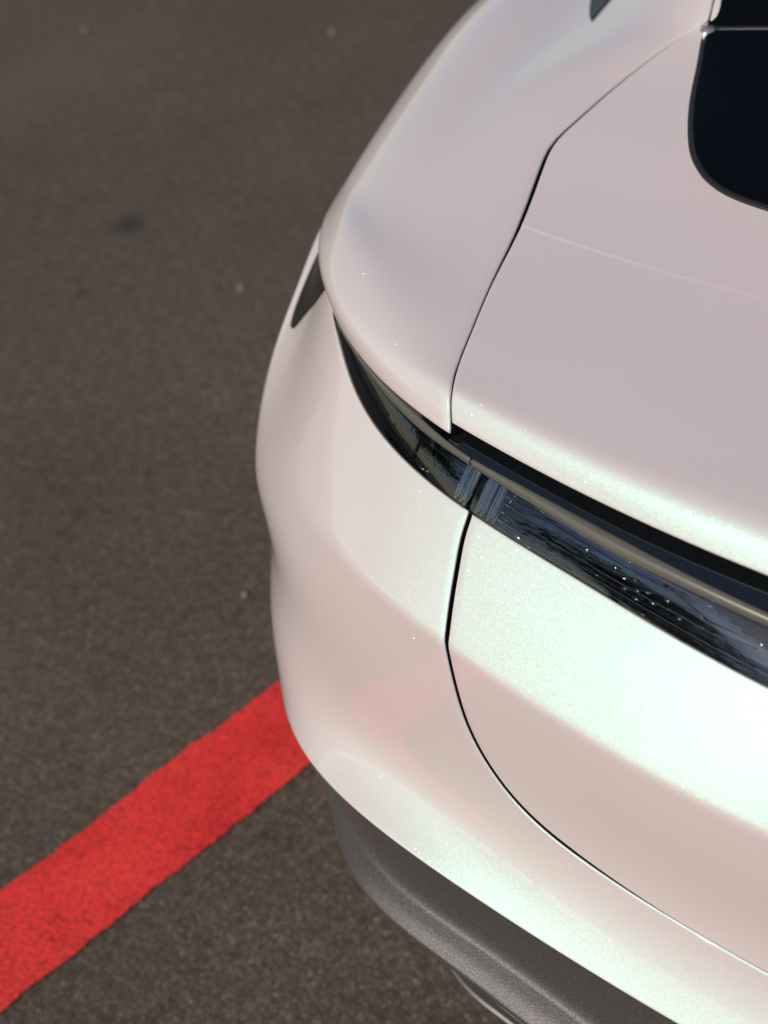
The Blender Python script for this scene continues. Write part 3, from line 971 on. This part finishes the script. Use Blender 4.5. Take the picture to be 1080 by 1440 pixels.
loft('door_glass', [[(-.575, y, zt), (-.68, y, zt-(zt-zb)*.45), (-.84, y, zb)] for y, zt, zb in ((1.68, 1.345, 1.01), (2.1, 1.365, .995), (2.6, 1.355, .975), (2.9, 1.22, .965), (3.2, 1.03, .955))], M_glass, out=lambda c: (c.x, 0, .5))
# floor pan closes the car from below
bm = bmesh.new()
bmesh.ops.create_cube(bm, size=1, matrix=Matrix.Translation((0, 2.5, .24)) @ Matrix.Diagonal((1.5, 4.4, .12, 1)))
from_bm('floor_pan', bm, M_black, car, smooth=False)

# ------------------------------------------------------------------ pebbles on the asphalt
random.seed(11)
PB = [((-1.359, .702), .0065, 'small tan pebble on asphalt close to the bumper side'),
      ((-2.472, 3.096), .012, 'pale pebble on asphalt near the car flank, farthest up'),
      ((-3.388, 2.957), .011, 'tan pebble on asphalt, farthest from the car'),
      ((-1.93, 1.626), .009, 'small grey pebble on asphalt level with the rear fender')]
for (x, y), r_, lab in PB:
    bm = bmesh.new()
    bmesh.ops.create_icosphere(bm, subdivisions=2, radius=r_)
    for v in bm.verts:
        v.co *= 1+random.uniform(-.16, .16)
        v.co.z *= .6
    o = from_bm('pebble', bm, M_stone)
    o.location = (x, y, r_*.45)
    o.rotation_euler = (0, 0, random.uniform(0, 6))
    tag(o, lab, 'pebble', 'loose pebbles on the asphalt')

# ------------------------------------------------------------------ trees behind the photographer, seen in the lamp glass
def tree(x, y, h, r_, label, seed):
    rnd = random.Random(seed)
    root = empty('street_tree', (x, y, 0))
    tag(root, label, 'tree', 'trees mirrored in the lamp glass')
    bm = bmesh.new()
    def limb(p, q, ra_, rb_):
        t = (q-p).normalized(); xx = t.cross(Vector((.3, 1, .2))).normalized(); yy = t.cross(xx)
        A_ = [bm.verts.new(p+xx*math.cos(k*.785)*ra_+yy*math.sin(k*.785)*ra_) for k in range(8)]
        B_ = [bm.verts.new(q+xx*math.cos(k*.785)*rb_+yy*math.sin(k*.785)*rb_) for k in range(8)]
        for k in range(8): bm.faces.new((A_[k], A_[(k+1) % 8], B_[(k+1) % 8], B_[k]))
    limb(Vector((0, 0, -.02)), Vector((.1, 0, h*.45)), .17, .10)
    clumps = []
    for k in range(30):
        a = rnd.uniform(0, 6.28); rad = r_*math.sqrt(rnd.uniform(.05, 1))
        c = Vector((math.cos(a)*rad, math.sin(a)*rad, h*.30+rnd.uniform(.05, .65)*h))
        limb(Vector((.06, 0, h*.30)), c, .05, .012)
        clumps.append(c)
    from_bm('trunk', bm, M_bark, root)
    bm = bmesh.new()
    for c in clumps:
        for k in range(230):
            dv = Vector((rnd.gauss(0, 1), rnd.gauss(0, 1), rnd.gauss(0, .7)))
            p = c + dv*r_*.24
            e = Euler((rnd.uniform(0, 3), rnd.uniform(0, 3), rnd.uniform(0, 6))).to_matrix()
            s_ = rnd.uniform(.14, .30)
            q = [bm.verts.new(p+e@Vector(w)*s_) for w in ((-.5, 0, 0), (0, -.32, .06), (.9, 0, 0), (0, .32, .06))]
            bm.faces.new(q)
    from_bm('crown', bm, M_leaf, root, smooth=False)
tree(-16.0, -17.5, 10.5, 3.2, 'tall leafy tree behind the photographer, nearest to the sun', 1)
tree(-14.2, -12.6, 11.5, 2.7, 'tall leafy tree behind the photographer, next to the sunward one', 2)
tree(-15.5, -3.4, 8.0, 2.5, 'smaller leafy tree off the left rear of the car', 3)
